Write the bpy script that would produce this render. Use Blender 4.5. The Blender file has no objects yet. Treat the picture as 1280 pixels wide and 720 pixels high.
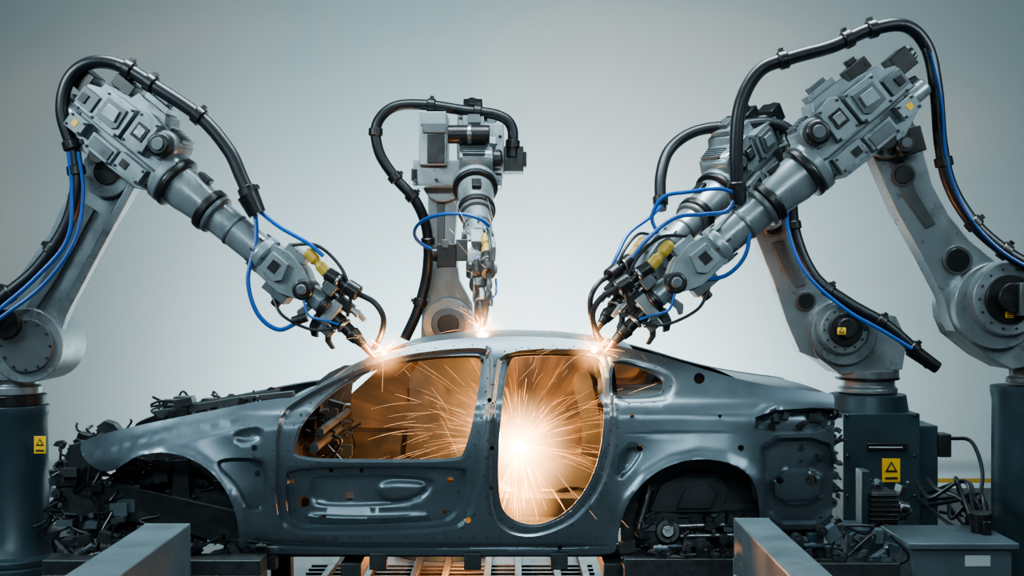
import bpy, bmesh, math, random
import numpy as np
from mathutils import Vector, Matrix
from mathutils.geometry import delaunay_2d_cdt
random.seed(7)
D=7.44; F=1600.0; ZC=2.1
def W(u,v,y):
    s=(D+y)/F
    return Vector(((u-640)*s, y, ZC-(v-360)*s))
scn=bpy.context.scene
# ------------------------------------------------------------ materials
def mat(name,col,rough=.5,metal=0.,noise=0.,nscale=12.,emit=None,estr=0.,coat=0.,bump=0.,dirt=0.,rv=.1):
    m=bpy.data.materials.new(name); m.use_nodes=True
    nt=m.node_tree; b=nt.nodes['Principled BSDF']; L=nt.links.new
    b.inputs['Base Color'].default_value=(*col,1); b.inputs['Roughness'].default_value=rough
    b.inputs['Metallic'].default_value=metal; b.inputs['Coat Weight'].default_value=coat
    b.inputs['Coat Roughness'].default_value=.2
    if emit: b.inputs['Emission Color'].default_value=(*emit,1); b.inputs['Emission Strength'].default_value=estr
    if noise>0:
        tc=nt.nodes.new('ShaderNodeTexCoord'); n=nt.nodes.new('ShaderNodeTexNoise')
        n.inputs['Scale'].default_value=nscale; n.inputs['Detail'].default_value=6; n.inputs['Roughness'].default_value=.65
        L(tc.outputs['Object'],n.inputs['Vector'])
        mx=nt.nodes.new('ShaderNodeMix'); mx.data_type='RGBA'
        mx.inputs[6].default_value=(*[c*(1-noise) for c in col],1)
        mx.inputs[7].default_value=(*[min(1,c*(1+noise)) for c in col],1)
        L(n.outputs['Fac'],mx.inputs[0]); last=mx.outputs[2]
        mr=nt.nodes.new('ShaderNodeMapRange'); mr.inputs[1].default_value=.3; mr.inputs[2].default_value=.7
        mr.inputs[3].default_value=max(.05,rough-rv); mr.inputs[4].default_value=min(1,rough+rv*1.2)
        L(n.outputs['Fac'],mr.inputs[0]); L(mr.outputs[0],b.inputs['Roughness'])
        if dirt>0:
            n2=nt.nodes.new('ShaderNodeTexNoise'); n2.inputs['Scale'].default_value=nscale*.45; n2.inputs['Detail'].default_value=9; n2.inputs['Roughness'].default_value=.75
            mp=nt.nodes.new('ShaderNodeMapping'); mp.inputs['Scale'].default_value=(1,1,.45); mp.inputs['Location'].default_value=(3,1,7)
            L(tc.outputs['Object'],mp.inputs[0]); L(mp.outputs[0],n2.inputs['Vector'])
            r2=nt.nodes.new('ShaderNodeMapRange'); r2.inputs[1].default_value=.5; r2.inputs[2].default_value=.68; r2.inputs[4].default_value=dirt
            L(n2.outputs['Fac'],r2.inputs[0])
            m2=nt.nodes.new('ShaderNodeMix'); m2.data_type='RGBA'; L(r2.outputs[0],m2.inputs[0]); L(last,m2.inputs[6])
            m2.inputs[7].default_value=(*[c*.35 for c in (col[0]*1.1,col[1],col[2]*.9)],1); L(m2.outputs[2],b.inputs['Base Color'])
        else: L(last,b.inputs['Base Color'])
        if bump>0:
            bp=nt.nodes.new('ShaderNodeBump'); bp.inputs['Strength'].default_value=bump; bp.inputs['Distance'].default_value=.01
            L(n.outputs['Fac'],bp.inputs['Height']); L(bp.outputs[0],b.inputs['Normal'])
    return m
M={}
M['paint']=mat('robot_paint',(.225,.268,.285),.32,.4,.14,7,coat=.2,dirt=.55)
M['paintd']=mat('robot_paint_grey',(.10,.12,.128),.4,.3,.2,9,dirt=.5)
M['black']=mat('black_motor',(.008,.010,.011),.36,.0,.2,20)
M['rubber']=mat('black_hose',(.006,.010,.014),.38,.0)
M['blue']=mat('blue_cable',(.006,.075,.30),.35)
M['yellow']=mat('yellow_fitting',(.45,.30,.05),.4,0,.2,30)
M['lab']=mat('warning_yellow',(.75,.46,.03),.5)
M['ink']=mat('label_ink',(.01,.01,.01),.6)
M['steel']=mat('bare_steel',(.26,.28,.29),.32,.9,.2,25)
M['dsteel']=mat('dark_steel',(.055,.064,.068),.4,.75,.35,18)
M['copper']=mat('copper_tip',(.6,.3,.17),.35,.9)
M['body']=mat('body_in_white_steel',(.098,.130,.150),.37,.72,.10,4,coat=.15,dirt=.2,rv=.06)
M['bodyi']=mat('body_inner_steel',(.065,.078,.084),.42,.6,.3,8,dirt=.4)
M['ped']=mat('pedestal_blue',(.032,.060,.075),.4,.25,.18,5,dirt=.3)
M['frame']=mat('fixture_grey_blue',(.075,.107,.122),.42,.25,.15,4,dirt=.3)
M['wall']=mat('wall_paint',(.55,.69,.72),.9,0,.015,.5)
M['floor']=mat('floor_concrete',(.06,.068,.075),.45,0,.3,1.2,bump=.05)
M['white']=mat('light_panel_grey',(.36,.40,.41),.5,0,.05,5)
M['spark']=mat('spark',(1,.6,.2),.5,emit=(1,.42,.12),estr=7)
M['sparkdim']=mat('spark_fading',(1,.6,.3),.5,emit=(1,.46,.17),estr=1.8)
M['sparkair']=mat('spark_cooling',(1,.7,.5),.5,emit=(1,.72,.5),estr=.9)
M['arc']=mat('weld_arc',(1,.8,.6),.5,emit=(1,.72,.42),estr=60)

# ------------------------------------------------------------ mesh assembly
def basis(d,hint=Vector((0,0,1))):
    d=d.normalized()
    if abs(d.dot(hint))>.98: hint=Vector((0,1,0))
    n=(hint-d*d.dot(hint)).normalized()
    return d,n,d.cross(n)
class Asm:
    def __init__(s,name,loc=(0,0,0),bevel=.005):
        s.root=bpy.data.objects.new(name,None); s.root.empty_display_size=.2
        scn.collection.objects.link(s.root); s.loc=Vector(loc); s.root.location=s.loc
        s.parts={}; s.bevel=bevel
    def put(s,part,m,V,Fc):
        p=s.parts.setdefault(part,dict(v=[],f=[],mi=[],mats=[]))
        if m not in p['mats']: p['mats'].append(m)
        o=len(p['v']); k=p['mats'].index(m)
        p['v']+= [Vector(x) for x in V]
        for f in Fc: p['f'].append([i+o for i in f]); p['mi'].append(k)
    def box(s,part,m,c,hx,hy,hz):
        c=Vector(c); V=[c+hx*a+hy*b+hz*d for a in(-1,1) for b in(-1,1) for d in(-1,1)]
        s.put(part,m,V,[(0,1,3,2),(4,6,7,5),(0,4,5,1),(2,3,7,6),(0,2,6,4),(1,5,7,3)])
    def aabb(s,part,m,p0,p1):
        a=Vector(p0);b=Vector(p1);h=(b-a)/2
        s.box(part,m,(a+b)/2,Vector((h.x,0,0)),Vector((0,h.y,0)),Vector((0,0,h.z)))
    def lathe(s,part,m,p,d,prof,seg=28):
        d,n,b=basis(d); V=[];Fc=[]
        for t,r in prof:
            for i in range(seg):
                a=2*math.pi*i/seg; V.append(p+d*t+(n*math.cos(a)+b*math.sin(a))*r)
        for j in range(len(prof)-1):
            for i in range(seg):
                k=(i+1)%seg; Fc.append((j*seg+i,j*seg+k,(j+1)*seg+k,(j+1)*seg+i))
        Fc.append(tuple(range(seg))[::-1]); o=(len(prof)-1)*seg; Fc.append(tuple(range(o,o+seg)))
        s.put(part,m,V,Fc)
    def cyl(s,part,m,a,b,r0,r1=None,seg=20):
        a=Vector(a);b=Vector(b); s.lathe(part,m,a,b-a,[(0,r0),((b-a).length,r0 if r1 is None else r1)],seg)
    def prism(s,part,m,pts,off):
        n=len(pts); V=[Vector(p) for p in pts]+[Vector(p)+off for p in pts]
        s.put(part,m,V,[tuple(range(n)),tuple(range(2*n-1,n-1,-1))]+[(i,(i+1)%n,n+(i+1)%n,n+i) for i in range(n)])
    def plate(s,part,m,uv,y0,y1):
        s.prism(part,m,[W(u,v,y0) for u,v in uv],Vector((0,y1-y0,0)))
    def tube(s,part,m,pts,r,seg=10,corr=False,step=None):
        P=[Vector(p) for p in pts]; P=[P[0]*2-P[1]]+P+[P[-1]*2-P[-2]]
        step=step or (r*.2 if corr else max(r*1.5,.02)); C=[]
        for i in range(1,len(P)-2):
            n=max(2,int((P[i+1]-P[i]).length/step))
            for j in range(n):
                t=j/n; C.append(.5*((2*P[i])+(P[i+1]-P[i-1])*t+(2*P[i-1]-5*P[i]+4*P[i+1]-P[i+2])*t*t+(3*P[i]-P[i-1]-3*P[i+1]+P[i+2])*t**3))
        C.append(P[-2]); V=[];Fc=[]; nrm=None
        for i,c in enumerate(C):
            d=(C[min(i+1,len(C)-1)]-C[max(i-1,0)]).normalized()
            if nrm is None: _,nrm,_=basis(d)
            nrm=(nrm-d*d.dot(nrm)).normalized(); b=d.cross(nrm)
            rr=r*(1 if i%2==0 else .95) if corr else r
            for k in range(seg):
                a=2*math.pi*k/seg; V.append(c+(nrm*math.cos(a)+b*math.sin(a))*rr)
        for j in range(len(C)-1):
            for k in range(seg):
                q=(k+1)%seg; Fc.append((j*seg+k,j*seg+q,(j+1)*seg+q,(j+1)*seg+k))
        Fc.append(tuple(range(seg))[::-1]); o=(len(C)-1)*seg; Fc.append(tuple(range(o,o+seg)))
        s.put(part,m,V,Fc); return C
    def clamp(s,part,C,f,r,m=None):
        i=max(2,min(len(C)-3,int(f*len(C)))); d=(C[i+2]-C[i-2]).normalized()
        s.lathe(part,m or M['black'],C[i]-d*.03,d,[(0,r*1.15),(.006,r*1.28),(.054,r*1.28),(.06,r*1.15)],16)
        _,n,b=basis(d); s.box(part,m or M['black'],C[i]+n*r*1.35,d*.014,n*.014,b*.02)
    def finish(s,nobevel=()):
        for name,p in s.parts.items():
            me=bpy.data.meshes.new(name); me.from_pydata([tuple(v-s.loc) for v in p['v']],[],p['f'])
            for m in p['mats']: me.materials.append(m)
            me.polygons.foreach_set('material_index',p['mi'])
            bm=bmesh.new(); bm.from_mesh(me); bmesh.ops.recalc_face_normals(bm,faces=bm.faces); bm.to_mesh(me); bm.free()
            me.polygons.foreach_set('use_smooth',[True]*len(me.polygons)); me.set_sharp_from_angle(angle=math.radians(32))
            ob=bpy.data.objects.new(name,me); scn.collection.objects.link(ob); ob.parent=s.root
            if s.bevel>0 and not name.startswith('hose') and name not in nobevel:
                bv=ob.modifiers.new('Bevel','BEVEL'); bv.width=s.bevel; bv.segments=2; bv.limit_method='ANGLE'; bv.angle_limit=math.radians(40); bv.harden_normals=False
        return s
class Fr:
    """local frame along an arm; units 5 mm"""
    def __init__(s,A,a,b,k=.005,side=None):
        s.A=A;s.o=Vector(a);s.k=k
        s.d=(Vector(b)-s.o).normalized(); s.n=(Vector((0,0,1))-s.d*s.d.z).normalized(); s.b=s.d.cross(s.n)
        side=side or Vector((0,-1,0))
        if s.b.dot(side)<0: s.b=-s.b
    def p(s,t,n=0,b=0): return s.o+(s.d*t+s.n*n+s.b*b)*s.k
    def box(s,part,m,t0,t1,n0,n1,b0,b1):
        s.A.box(part,M[m],s.p((t0+t1)/2,(n0+n1)/2,(b0+b1)/2),s.d*(t1-t0)/2*s.k,s.n*(n1-n0)/2*s.k,s.b*(b1-b0)/2*s.k)
    def rod(s,part,m,a,b,prof,seg=28):
        a=s.p(*a);b=s.p(*b);L=(b-a).length
        s.A.lathe(part,M[m],a,b-a,[(t*L,r*s.k) for t,r in prof],seg)
    def ax(s,part,m,prof,seg=32):
        s.A.lathe(part,M[m],s.o,s.d,[(t*s.k,r*s.k) for t,r in prof],seg)
    def pr(s,part,m,pts,b0,b1):
        s.A.prism(part,M[m],[s.p(t,n,b0) for t,n in pts],s.b*(b1-b0)*s.k)

def upper_arm(R,E,T,k=.005,side=None,label=True):
    f=Fr(R,E,T,k,side)
    L=(Vector(T)-Vector(E)).length/k; X=L-411   # extra tube length
    # elbow gearbox casting
    f.pr('elbow_casting','paint',[(-80,-10),(-78,30),(-62,36),(-60,44),(-22,50),(-18,60),(28,60),(34,50),(64,44),(70,26),(72,-24),(52,-34),(0,-36),(-34,-42),(-66,-28)],-24,20)
    f.box('elbow_casting','paintd',-82,70,-4,-1,-25,21)
    f.pr('elbow_cover','paint',[(-44,4),(-44,42),(-2,44),(0,38),(0,6),(-6,0),(-38,0)],20,34)
    f.pr('elbow_cover','paint',[(4,8),(4,46),(12,52),(34,48),(36,6),(30,2),(8,2)],20,31)
    f.pr('elbow_cover','paintd',[(-38,8),(-38,36),(-8,37),(-6,12),(-12,7)],34,37)
    f.pr('elbow_cover','paint',[(-32,14),(-32,30),(-14,31),(-12,16)],37,40)
    f.box('elbow_cover','black',10,28,16,36,31,32.5)
    f.box('elbow_cover','steel',13,25,20,32,32,33.5)
    f.box('elbow_cover','paint',-66,-40,-26,-6,20,36)
    f.box('elbow_cover','paint',-30,10,-32,-10,20,30)
    f.box('elbow_cover','paintd',-26,6,-28,-14,30,32)
    f.box('elbow_cover','paint',16,56,-28,-6,20,34)
    f.box('elbow_cover','black',22,34,-22,-12,34,35)
    f.box('elbow_cover','paintd',-76,-50,4,26,20,29)
    f.box('elbow_cover','black',-72,-62,8,20,29,31)
    f.box('elbow_cover','paint',-12,24,60,68,-18,14)
    f.box('elbow_cover','paintd',-6,16,68,74,-10,8)
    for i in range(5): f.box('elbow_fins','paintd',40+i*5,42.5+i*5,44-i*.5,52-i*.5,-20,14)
    if label: f.box('elbow_label','lab',-58,-50,-20,-12,36,36.6)
    for t,n,b in [(-41,3,34),(-41,39,34),(-4,41,34),(-4,4,34),(7,44,31),(32,45,31),(33,6,31),(7,6,31),(-63,-23,36),(-43,-23,36),(-63,-9,36),(-43,-9,36),(19,-25,34),(53,-25,34),(53,-9,34),(-27,-30,30),(7,-30,30),(60,10,20),(60,22,20),(-70,-2,20)]:
        f.rod('elbow_bolts','dsteel',(t,n,b-2),(t,n,b+2),[(0,1.9),(1,1.9)],8)
    f.rod('elbow_motors','paint',(50,30,-20),(50,30,26),[(0,19),(.93,19),(1,17)])
    f.rod('elbow_motors','black',(50,30,26),(50,30,40),[(0,15),(.8,15),(1,12)])
    f.rod('elbow_motors','paintd',(50,30,40),(50,30,42),[(0,8),(1,8)],16)
    f.box('elbow_motors','black',-104,-78,14,40,-14,16)
    f.rod('elbow_motors','dsteel',(-112,28,0),(-103,28,0),[(0,10),(1,12)],16)
    f.box('elbow_motors','black',-96,-72,-24,4,-20,4)
    f.box('elbow_motors','black',-60,-30,46,62,-14,10)
    f.box('elbow_motors','black',-52,-40,62,70,-8,4)
    f.rod('elbow_motors','paint',(-94,-12,12),(-62,-12,12),[(0,10),(.1,12),(1,12)],20)
    f.box('elbow_motors','steel',-112,-104,20,36,-7,9)
    f.rod('elbow_motors','black',(-12,-30,18),(-12,-30,26),[(0,12),(1,12)],20)
    # forearm
    f.ax('forearm_collar','paint',[(60,30),(66,34),(76,34),(78,31)])
    f.ax('forearm_seal','black',[(77,32),(79,34),(85,34),(87,30)])
    f.ax('forearm_tube','paint',[(86,27),(100,27),(112,25),(132,23)])
    f.ax('forearm_seal','black',[(131,24),(133,28),(142,28),(144,24)])
    f.ax('forearm_collar','paintd',[(144,26),(150,26),(152,22)])
    f.ax('forearm_tube','paint',[(151,21),(215+X,19.5)])
    f.ax('forearm_collar','paint',[(213+X,20),(216+X,24),(226+X,24),(228+X,21)])
    f.ax('forearm_seal','paintd',[(176,20.8),(176.5,21.6),(180,21.6),(180.5,20.8)])
    for i in range(8):
        a=i*math.pi/4; c,s_=math.cos(a),math.sin(a)
        f.rod('forearm_bolts','dsteel',(208+X,22*c,22*s_),(229+X,22*c,22*s_),[(0,1.8),(1,1.8)],6)
        f.rod('forearm_bolts','dsteel',(60,32*c,32*s_),(80,32*c,32*s_),[(0,1.8),(1,1.8)],6)
    f.box('forearm_bracket','black',100,118,24,31,-7,7)
    # wrist
    f.pr('wrist_casting','paint',[(226+X,-20),(226+X,20),(250+X,25),(276+X,20),(290+X,12),(290+X,-14),(268+X,-22)],-17,17)
    f.pr('wrist_casting','paint',[(232+X,-12),(234+X,14),(258+X,14),(264+X,-6),(256+X,-14)],17,23)
    f.box('wrist_casting','black',240+X,252+X,-6,8,23,24)
    f.box('wrist_casting','paint',240+X,268+X,22,32,-12,12)
    f.box('wrist_casting','paintd',246+X,280+X,-31,-20,-13,13)
    f.rod('wrist_joint','black',(290+X,0,-19),(290+X,0,20),[(0,11),(.08,13),(.92,13),(1,11)])
    f.rod('wrist_joint','paintd',(290+X,0,20),(290+X,0,24),[(0,7),(1,6)],18)
    f.ax('wrist_flange','paint',[(296+X,13),(316+X,14),(318+X,12)],24)
    f.ax('wrist_flange','black',[(318+X,16),(326+X,16),(328+X,11)],24)
    f.rod('wrist_joint','black',(268+X,-26,-4),(268+X,-42,-4),[(0,7),(1,6)],16)
    # tool changer and clamp fingers
    f.box('gun_bracket','paint',326+X,340+X,-18,15,-11,11)
    f.box('gun_bracket','black',328+X,350+X,10,22,-9,9)
    f.box('gun_bracket','paintd',332+X,348+X,-28,-16,-8,8)
    f.pr('gun_bracket','dsteel',[(316+X,-16),(320+X,-32),(330+X,-40),(337+X,-37),(330+X,-29),(331+X,-16)],-5,4)
    f.pr('gun_bracket','dsteel',[(336+X,-24),(346+X,-36),(358+X,-39),(361+X,-35),(351+X,-31),(344+X,-22)],-9,-3)
    f.pr('gun_bracket','paintd',[(302+X,-12),(298+X,-26),(306+X,-34),(311+X,-32),(308+X,-25),(311+X,-12)],4,10)
    f.pr('gun_bracket','paint',[(340+X,14),(356+X,22),(372+X,18),(370+X,13),(356+X,15),(344+X,8)],-4,3)
    f.rod('gun_bracket','steel',(322+X,20,6),(362+X,16,6),[(0,3),(1,3)],12)
    f.rod('gun_bracket','steel',(326+X,-12,8),(352+X,-16,8),[(0,2.5),(1,2.5)],12)
    f.rod('gun_bracket','black',(300+X,20,-6),(330+X,24,-6),[(0,6),(1,6)],14)
    f.rod('weld_gun','black',(338+X,-4,0),(378+X,-7,0),[(0,9),(.3,10),(.32,8),(.7,8),(.72,10),(1,8)],20)
    f.rod('weld_gun','steel',(352+X,-5,0),(356+X,-5.3,0),[(0,10.4),(1,10.4)],20)
    f.rod('weld_gun','dsteel',(378+X,-7,0),(388+X,-8,0),[(0,7),(1,5)],16)
    f.rod('weld_gun','copper',(388+X,-8,0),(409+X,-12,0),[(0,5),(.5,4),(1,2)],14)
    # parallel feeder
    f.rod('wire_feeder','yellow',(262+X,39,8),(300+X,33,8),[(0,4),(.1,7),(.45,7),(.5,5),(.6,5),(.65,7),(1,7)],16)
    f.rod('wire_feeder','black',(300+X,33,8),(346+X,38,8),[(0,9),(.4,9),(.45,7),(.6,7),(.62,10),(1,10)],16)
    f.rod('wire_feeder','steel',(315+X,34.8,8),(319+X,35.2,8),[(0,9.6),(1,9.6)],16)
    f.box('wire_feeder','paintd',306+X,322+X,14,30,0,14)
    R.tube('hose_gun_a',M['rubber'],[f.p(346+X,38,8),f.p(368+X,42,8),f.p(388+X,34,6),f.p(398+X,14,3),f.p(400+X,-4,1)],3.6*k,8)
    R.tube('hose_gun_b',M['rubber'],[f.p(240+X,30,6),f.p(270+X,52,10),f.p(310+X,50,12),f.p(340+X,30,10),f.p(352+X,8,8)],2.2*k,8)
    R.tube('hose_gun_c',M['rubber'],[f.p(262+X,-30,10),f.p(290+X,-40,16),f.p(330+X,-30,16),f.p(350+X,-10,10)],2.0*k,8)
    R.tube('hose_gun_d',M['blue'],[f.p(300+X,-8,22),f.p(318+X,-18,22),f.p(338+X,-10,16),f.p(350+X,-6,10)],1.6*k,8)
    return f

def label(A,u,v,y,w,h):
    c=W(u,v,y); x=Vector((1,0,0));z=Vector((0,0,1)); yy=Vector((0,1,0))
    A.box('warning_label',M['lab'],c,x*w/2,yy*.002,z*h/2)
    c2=c-yy*.004+z*h*.12; r=w*.36
    A.prism('warning_label_print',M['ink'],[c2+z*r,c2-x*r-z*r*.7,c2+x*r-z*r*.7],Vector((0,.001,0)))
    r*=.55
    A.prism('warning_label_print',M['lab'],[c2-yy*.002+z*r,c2-yy*.002-x*r-z*r*.7,c2-yy*.002+x*r-z*r*.7],Vector((0,.001,0)))
    A.box('warning_label_print',M['ink'],c-yy*.004-z*h*.33,x*w*.35,yy*.001,z*h*.05)

def robot(base,loc): return Asm('industrial_robot_arm',loc,bevel=.006)
def disc(A,part,m,u,v,y0,y1,r,r2=None):
    A.cyl(part,M[m],W(u,v,y0),W(u,v,y0)+Vector((0,y1-y0,0)),r,r if r2 is None else r2,32)
def boltring(A,u,v,y,r,n=10,br=.009):
    c=W(u,v,y)
    for i in range(n):
        a=2*math.pi*i/n; q=c+Vector((math.cos(a)*r,0,math.sin(a)*r)); A.cyl('ring_bolts',M['dsteel'],q,q-Vector((0,.012,0)),br,br,8)

# ---- left robot
Y=.55
R=robot('l',(W(22,360,.8).x,.8,0))
upper_arm(R,W(160,178,Y),W(478,440,.28))
R.plate('lower_arm',M['paint'],[(108,196),(168,232),(150,262),(112,320),(80,392),(62,438),(20,452),(-22,440),(-12,395),(20,350),(62,290),(90,230)],.70,.86)
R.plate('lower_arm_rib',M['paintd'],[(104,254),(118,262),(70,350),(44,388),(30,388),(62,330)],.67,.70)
R.plate('lower_arm_rail',M['paint'],[(160,228),(168,234),(84,392),(70,430),(60,430),(74,386)],.62,.70)
disc(R,'elbow_pivot','paint',132,215,.62,.92,.16); disc(R,'elbow_pivot','black',132,215,.60,.62,.08)
disc(R,'shoulder','paint',32,432,.58,1.02,.235); disc(R,'shoulder','paintd',32,432,.55,.58,.17); disc(R,'shoulder','black',6,405,.5,.56,.09)
boltring(R,32,432,.55,.15,12)
R.plate('shoulder_housing',M['paint'],[(-45,400),(60,395),(80,420),(76,445),(50,468),(30,476),(-40,476)],.62,.98)
c=W(18,360,.8); kx=.00515
def zz(v,y=.8): return W(0,v,y).z
R.lathe('turntable',M['paint'],Vector((c.x,.8,zz(492))),Vector((0,0,1)),[(0,.17),(.05,.17),(.06,.15),(.14,.15),(.2,.18)])
R.lathe('turntable',M['black'],Vector((c.x,.8,zz(506))),Vector((0,0,1)),[(0,.2),(.07,.2)])
R.lathe('pedestal',M['ped'],Vector((c.x,.8,zz(700))),Vector((0,0,1)),[(0,.31),(.04,.31),(.06,.27),(.16,.215),(.92,.205),(.94,.215),(1.0,.215)],40)
R.lathe('pedestal_plinth',M['ped'],Vector((c.x,.8,0)),Vector((0,0,1)),[(0,.36),(zz(700),.36)],40)
label(R,50,556,.8-.19,.075,.11)
hb=[W(92,188,.5),W(78,140,.5),W(86,100,.5),W(112,79,.5),W(150,82,.5),W(200,112,.46),W(252,148,.43),(W(286,188,.4)),W(302,222,.38),W(316,254,.36)]
C=R.tube('hose_dresspack',M['rubber'],hb,.043,14,True)
for q in(.02,.42,.5,.68,.96): R.clamp('hose_clamps',C,q,.045)
C=R.tube('hose_lower',M['rubber'],[W(92,188,.5),W(96,235,.5),W(82,285,.5),W(48,335,.5),W(10,368,.5),W(-30,400,.5)],.045,14,True)
for q in(.1,.5,.8): R.clamp('hose_clamps',C,q,.045)
R.tube('hose_blue_a',M['blue'],[W(86,190,.46),W(90,240,.46),W(84,300,.44),W(44,348,.44),W(0,386,.44),W(-30,410,.44)],.015,8)
R.tube('hose_blue_e',M['blue'],[W(98,190,.46),W(104,240,.46),W(94,300,.44),W(56,354,.44),W(8,392,.44),W(-30,418,.44)],.013,8)
R.tube('hose_blue_b',M['blue'],[W(319,262,.36),W(320,300,.33),W(310,350,.3),W(322,392,.28),W(348,412,.27),W(374,402,.3)],.014,8)
R.tube('hose_blue_c',M['blue'],[W(322,262,.36),W(350,284,.33),W(385,304,.3),W(404,320,.28)],.013,8)
R.cyl('hose_end_block',M['black'],W(310,244,.36),W(322,268,.36),.07,.055,16)
R.cyl('hose_end_block',M['black'],W(366,402,.3),W(384,396,.3),.03,.03,12)
R.finish()

# ---- right front robot
R=robot('rf',(W(1285,360,.75).x,.75,0)); Y=.42
upper_arm(R,W(1070,161,Y),W(744,436,.3),.00515)
R.plate('lower_arm',M['paint'],[(1088,188),(1080,160),(1112,140),(1146,156),(1152,182),(1166,232),(1186,268),(1212,300),(1262,340),(1290,350),(1290,440),(1240,438),(1194,414),(1186,396),(1180,372),(1152,318),(1120,262)],.58,.76)
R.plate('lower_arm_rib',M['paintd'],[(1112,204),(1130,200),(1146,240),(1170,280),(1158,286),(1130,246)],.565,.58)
for u,v,r in[(1130,218,.06),(1198,325,.075)]:
    disc(R,'arm_plug','black',u,v,.54,.6,r); disc(R,'arm_plug','paintd',u,v,.55,.6,r*1.25)
disc(R,'elbow_pivot','paint',1112,165,.5,.8,.16)
R.box('elbow_pivot_motor',M['black'],W(1134,178,.46),Vector((.075,0,.02)),Vector((0,.09,0)),Vector((-.02,0,.075)))
disc(R,'elbow_pivot_motor','black',1134,178,.34,.4,.06); disc(R,'elbow_pivot_motor','paintd',1134,178,.33,.35,.035)
disc(R,'shoulder','paint',1248,382,.48,.92,.27); disc(R,'shoulder','paint',1262,374,.4,.5,.22,.24); disc(R,'shoulder_motor','black',1264,374,.36,.42,.15); disc(R,'shoulder_motor','black',1268,372,.28,.4,.09)
boltring(R,1262,374,.4,.185,14)
R.box('shoulder_motor',M['paintd'],W(1280,374,.3),Vector((.04,0,0)),Vector((0,.05,0)),Vector((0,0,.1)))
label(R,1262,392,.353,.05,.05)
R.plate('shoulder_housing',M['paint'],[(1200,418),(1190,395),(1300,360),(1330,400),(1325,450),(1265,462),(1235,446)],.56,.94)
xx=W(1288,360,.75).x
def zr(v): return W(0,v,.75).z
R.lathe('turntable',M['paintd'],Vector((xx,.75,zr(478))),Vector((0,0,1)),[(0,.15),(.03,.15),(.04,.13),(.2,.14)])
R.lathe('pedestal',M['ped'],Vector((xx,.75,0)),Vector((0,0,1)),[(0,.3),(.06,.3),(.12,.24),(zr(500),.235),(zr(490),.245),(zr(482),.245)],40)
hb=[W(922,248,.36),W(920,190,.34),W(926,130,.33),W(950,88,.33),W(990,72,.33),W(1040,58,.33),W(1085,38,.35),W(1130,32,.38),W(1158,58,.4),W(1170,110,.4),W(1176,180,.42),W(1188,232,.42),W(1216,278,.4),W(1256,314,.38),W(1300,340,.36)]
C=R.tube('hose_dresspack',M['rubber'],hb,.043,14,True)
for q in(.02,.27,.385,.43,.74,.86,.93): R.clamp('hose_clamps',C,q,.044)
R.tube('hose_blue_a',M['blue'],[W(1164,66,.35),W(1176,120,.35),W(1182,190,.37),W(1196,240,.37),W(1222,284,.35),W(1258,318,.33),W(1305,344,.31)],.010,8)
R.tube('hose_blue_b',M['blue'],[W(920,246,.34),W(908,264,.32),W(880,268,.3),W(845,272,.28),W(812,296,.26),W(790,322,.26)],.013,8)
R.tube('hose_blue_c',M['blue'],[W(926,246,.34),W(936,280,.3),W(932,318,.28),W(908,344,.28),W(876,348,.28),W(858,338,.3)],.013,8)
R.tube('hose_blue_d',M['blue'],[W(924,244,.34),W(900,236,.3),W(860,240,.28),W(830,246,.28),W(815,270,.28),W(822,292,.28)],.012,8)
R.cyl('hose_end_block',M['black'],W(920,232,.36),W(924,256,.36),.06,.05,16)
R.finish()

# ---- right rear robot
R=robot('rr',(W(1085,360,2.1).x,2.1,0)); Y=1.9
upper_arm(R,W(932,204,Y),W(735,412,.8),.005)
R.plate('lower_arm',M['paint'],[(936,270),(944,248),(974,244),(986,262),(998,304),(1022,352),(1050,378),(1088,392),(1092,450),(1040,456),(1000,440),(984,404),(966,350),(946,300)],1.98,2.16)
R.plate('lower_arm_rib',M['paintd'],[(964,304),(980,300),(998,340),(1008,356),(996,360),(978,336)],1.965,1.98)
for u,v,r in[(966,284,.055),(1008,376,.06)]:
    disc(R,'arm_plug','black',u,v,1.93,2.0,r); disc(R,'arm_plug','paintd',u,v,1.94,2.0,r*1.25)
disc(R,'elbow_pivot','paint',960,262,1.9,2.2,.15)
R.box('elbow_pivot_motor',M['black'],W(956,255,1.85),Vector((.07,0,.01)),Vector((0,.07,0)),Vector((-.01,0,.07)))
R.plate('elbow_bracket',M['paint'],[(930,190),(980,180),(995,215),(988,262),(940,262)],1.96,2.2)
disc(R,'shoulder','paint',1056,415,1.85,2.35,.24); disc(R,'shoulder','paint',1056,412,1.78,1.86,.17,.2)
boltring(R,1056,412,1.78,.145,12)
disc(R,'shoulder_motor','black',1058,412,1.73,1.8,.12); disc(R,'shoulder_motor','black',1060,410,1.66,1.76,.07)
label(R,1052,414,1.655,.06,.05)
R.plate('shoulder_housing',M['paint'],[(1012,420),(1060,385),(1120,395),(1134,425),(1128,462),(1050,468),(1020,445)],1.92,2.34)
xx=W(1084,360,2.1).x
def zq(v): return W(0,v,2.1).z
R.lathe('turntable',M['paint'],Vector((xx,2.1,zq(490))),Vector((0,0,1)),[(0,.22),(.03,.22),(.05,.2),(.1,.2),(.11,.23),(.17,.23)],36)
R.lathe('turntable',M['black'],Vector((xx,2.1,zq(474))),Vector((0,0,1)),[(0,.235),(.02,.235)],36)
R.aabb('base_cabinet',M['ped'],(W(1054,0,1.8).x,1.8,0),(W(1150,0,1.8).x,2.4,zq(512)))
R.lathe('base_cabinet',M['ped'],Vector((xx,2.1,zq(514))),Vector((0,0,1)),[(0,.30),(.13,.28),(.135,.25)],36)
R.aabb('base_cabinet',M['ped'],(W(1150,0,1.8).x,1.86,.35),(W(1176,0,1.8).x,2.3,zq(528)))
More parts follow.
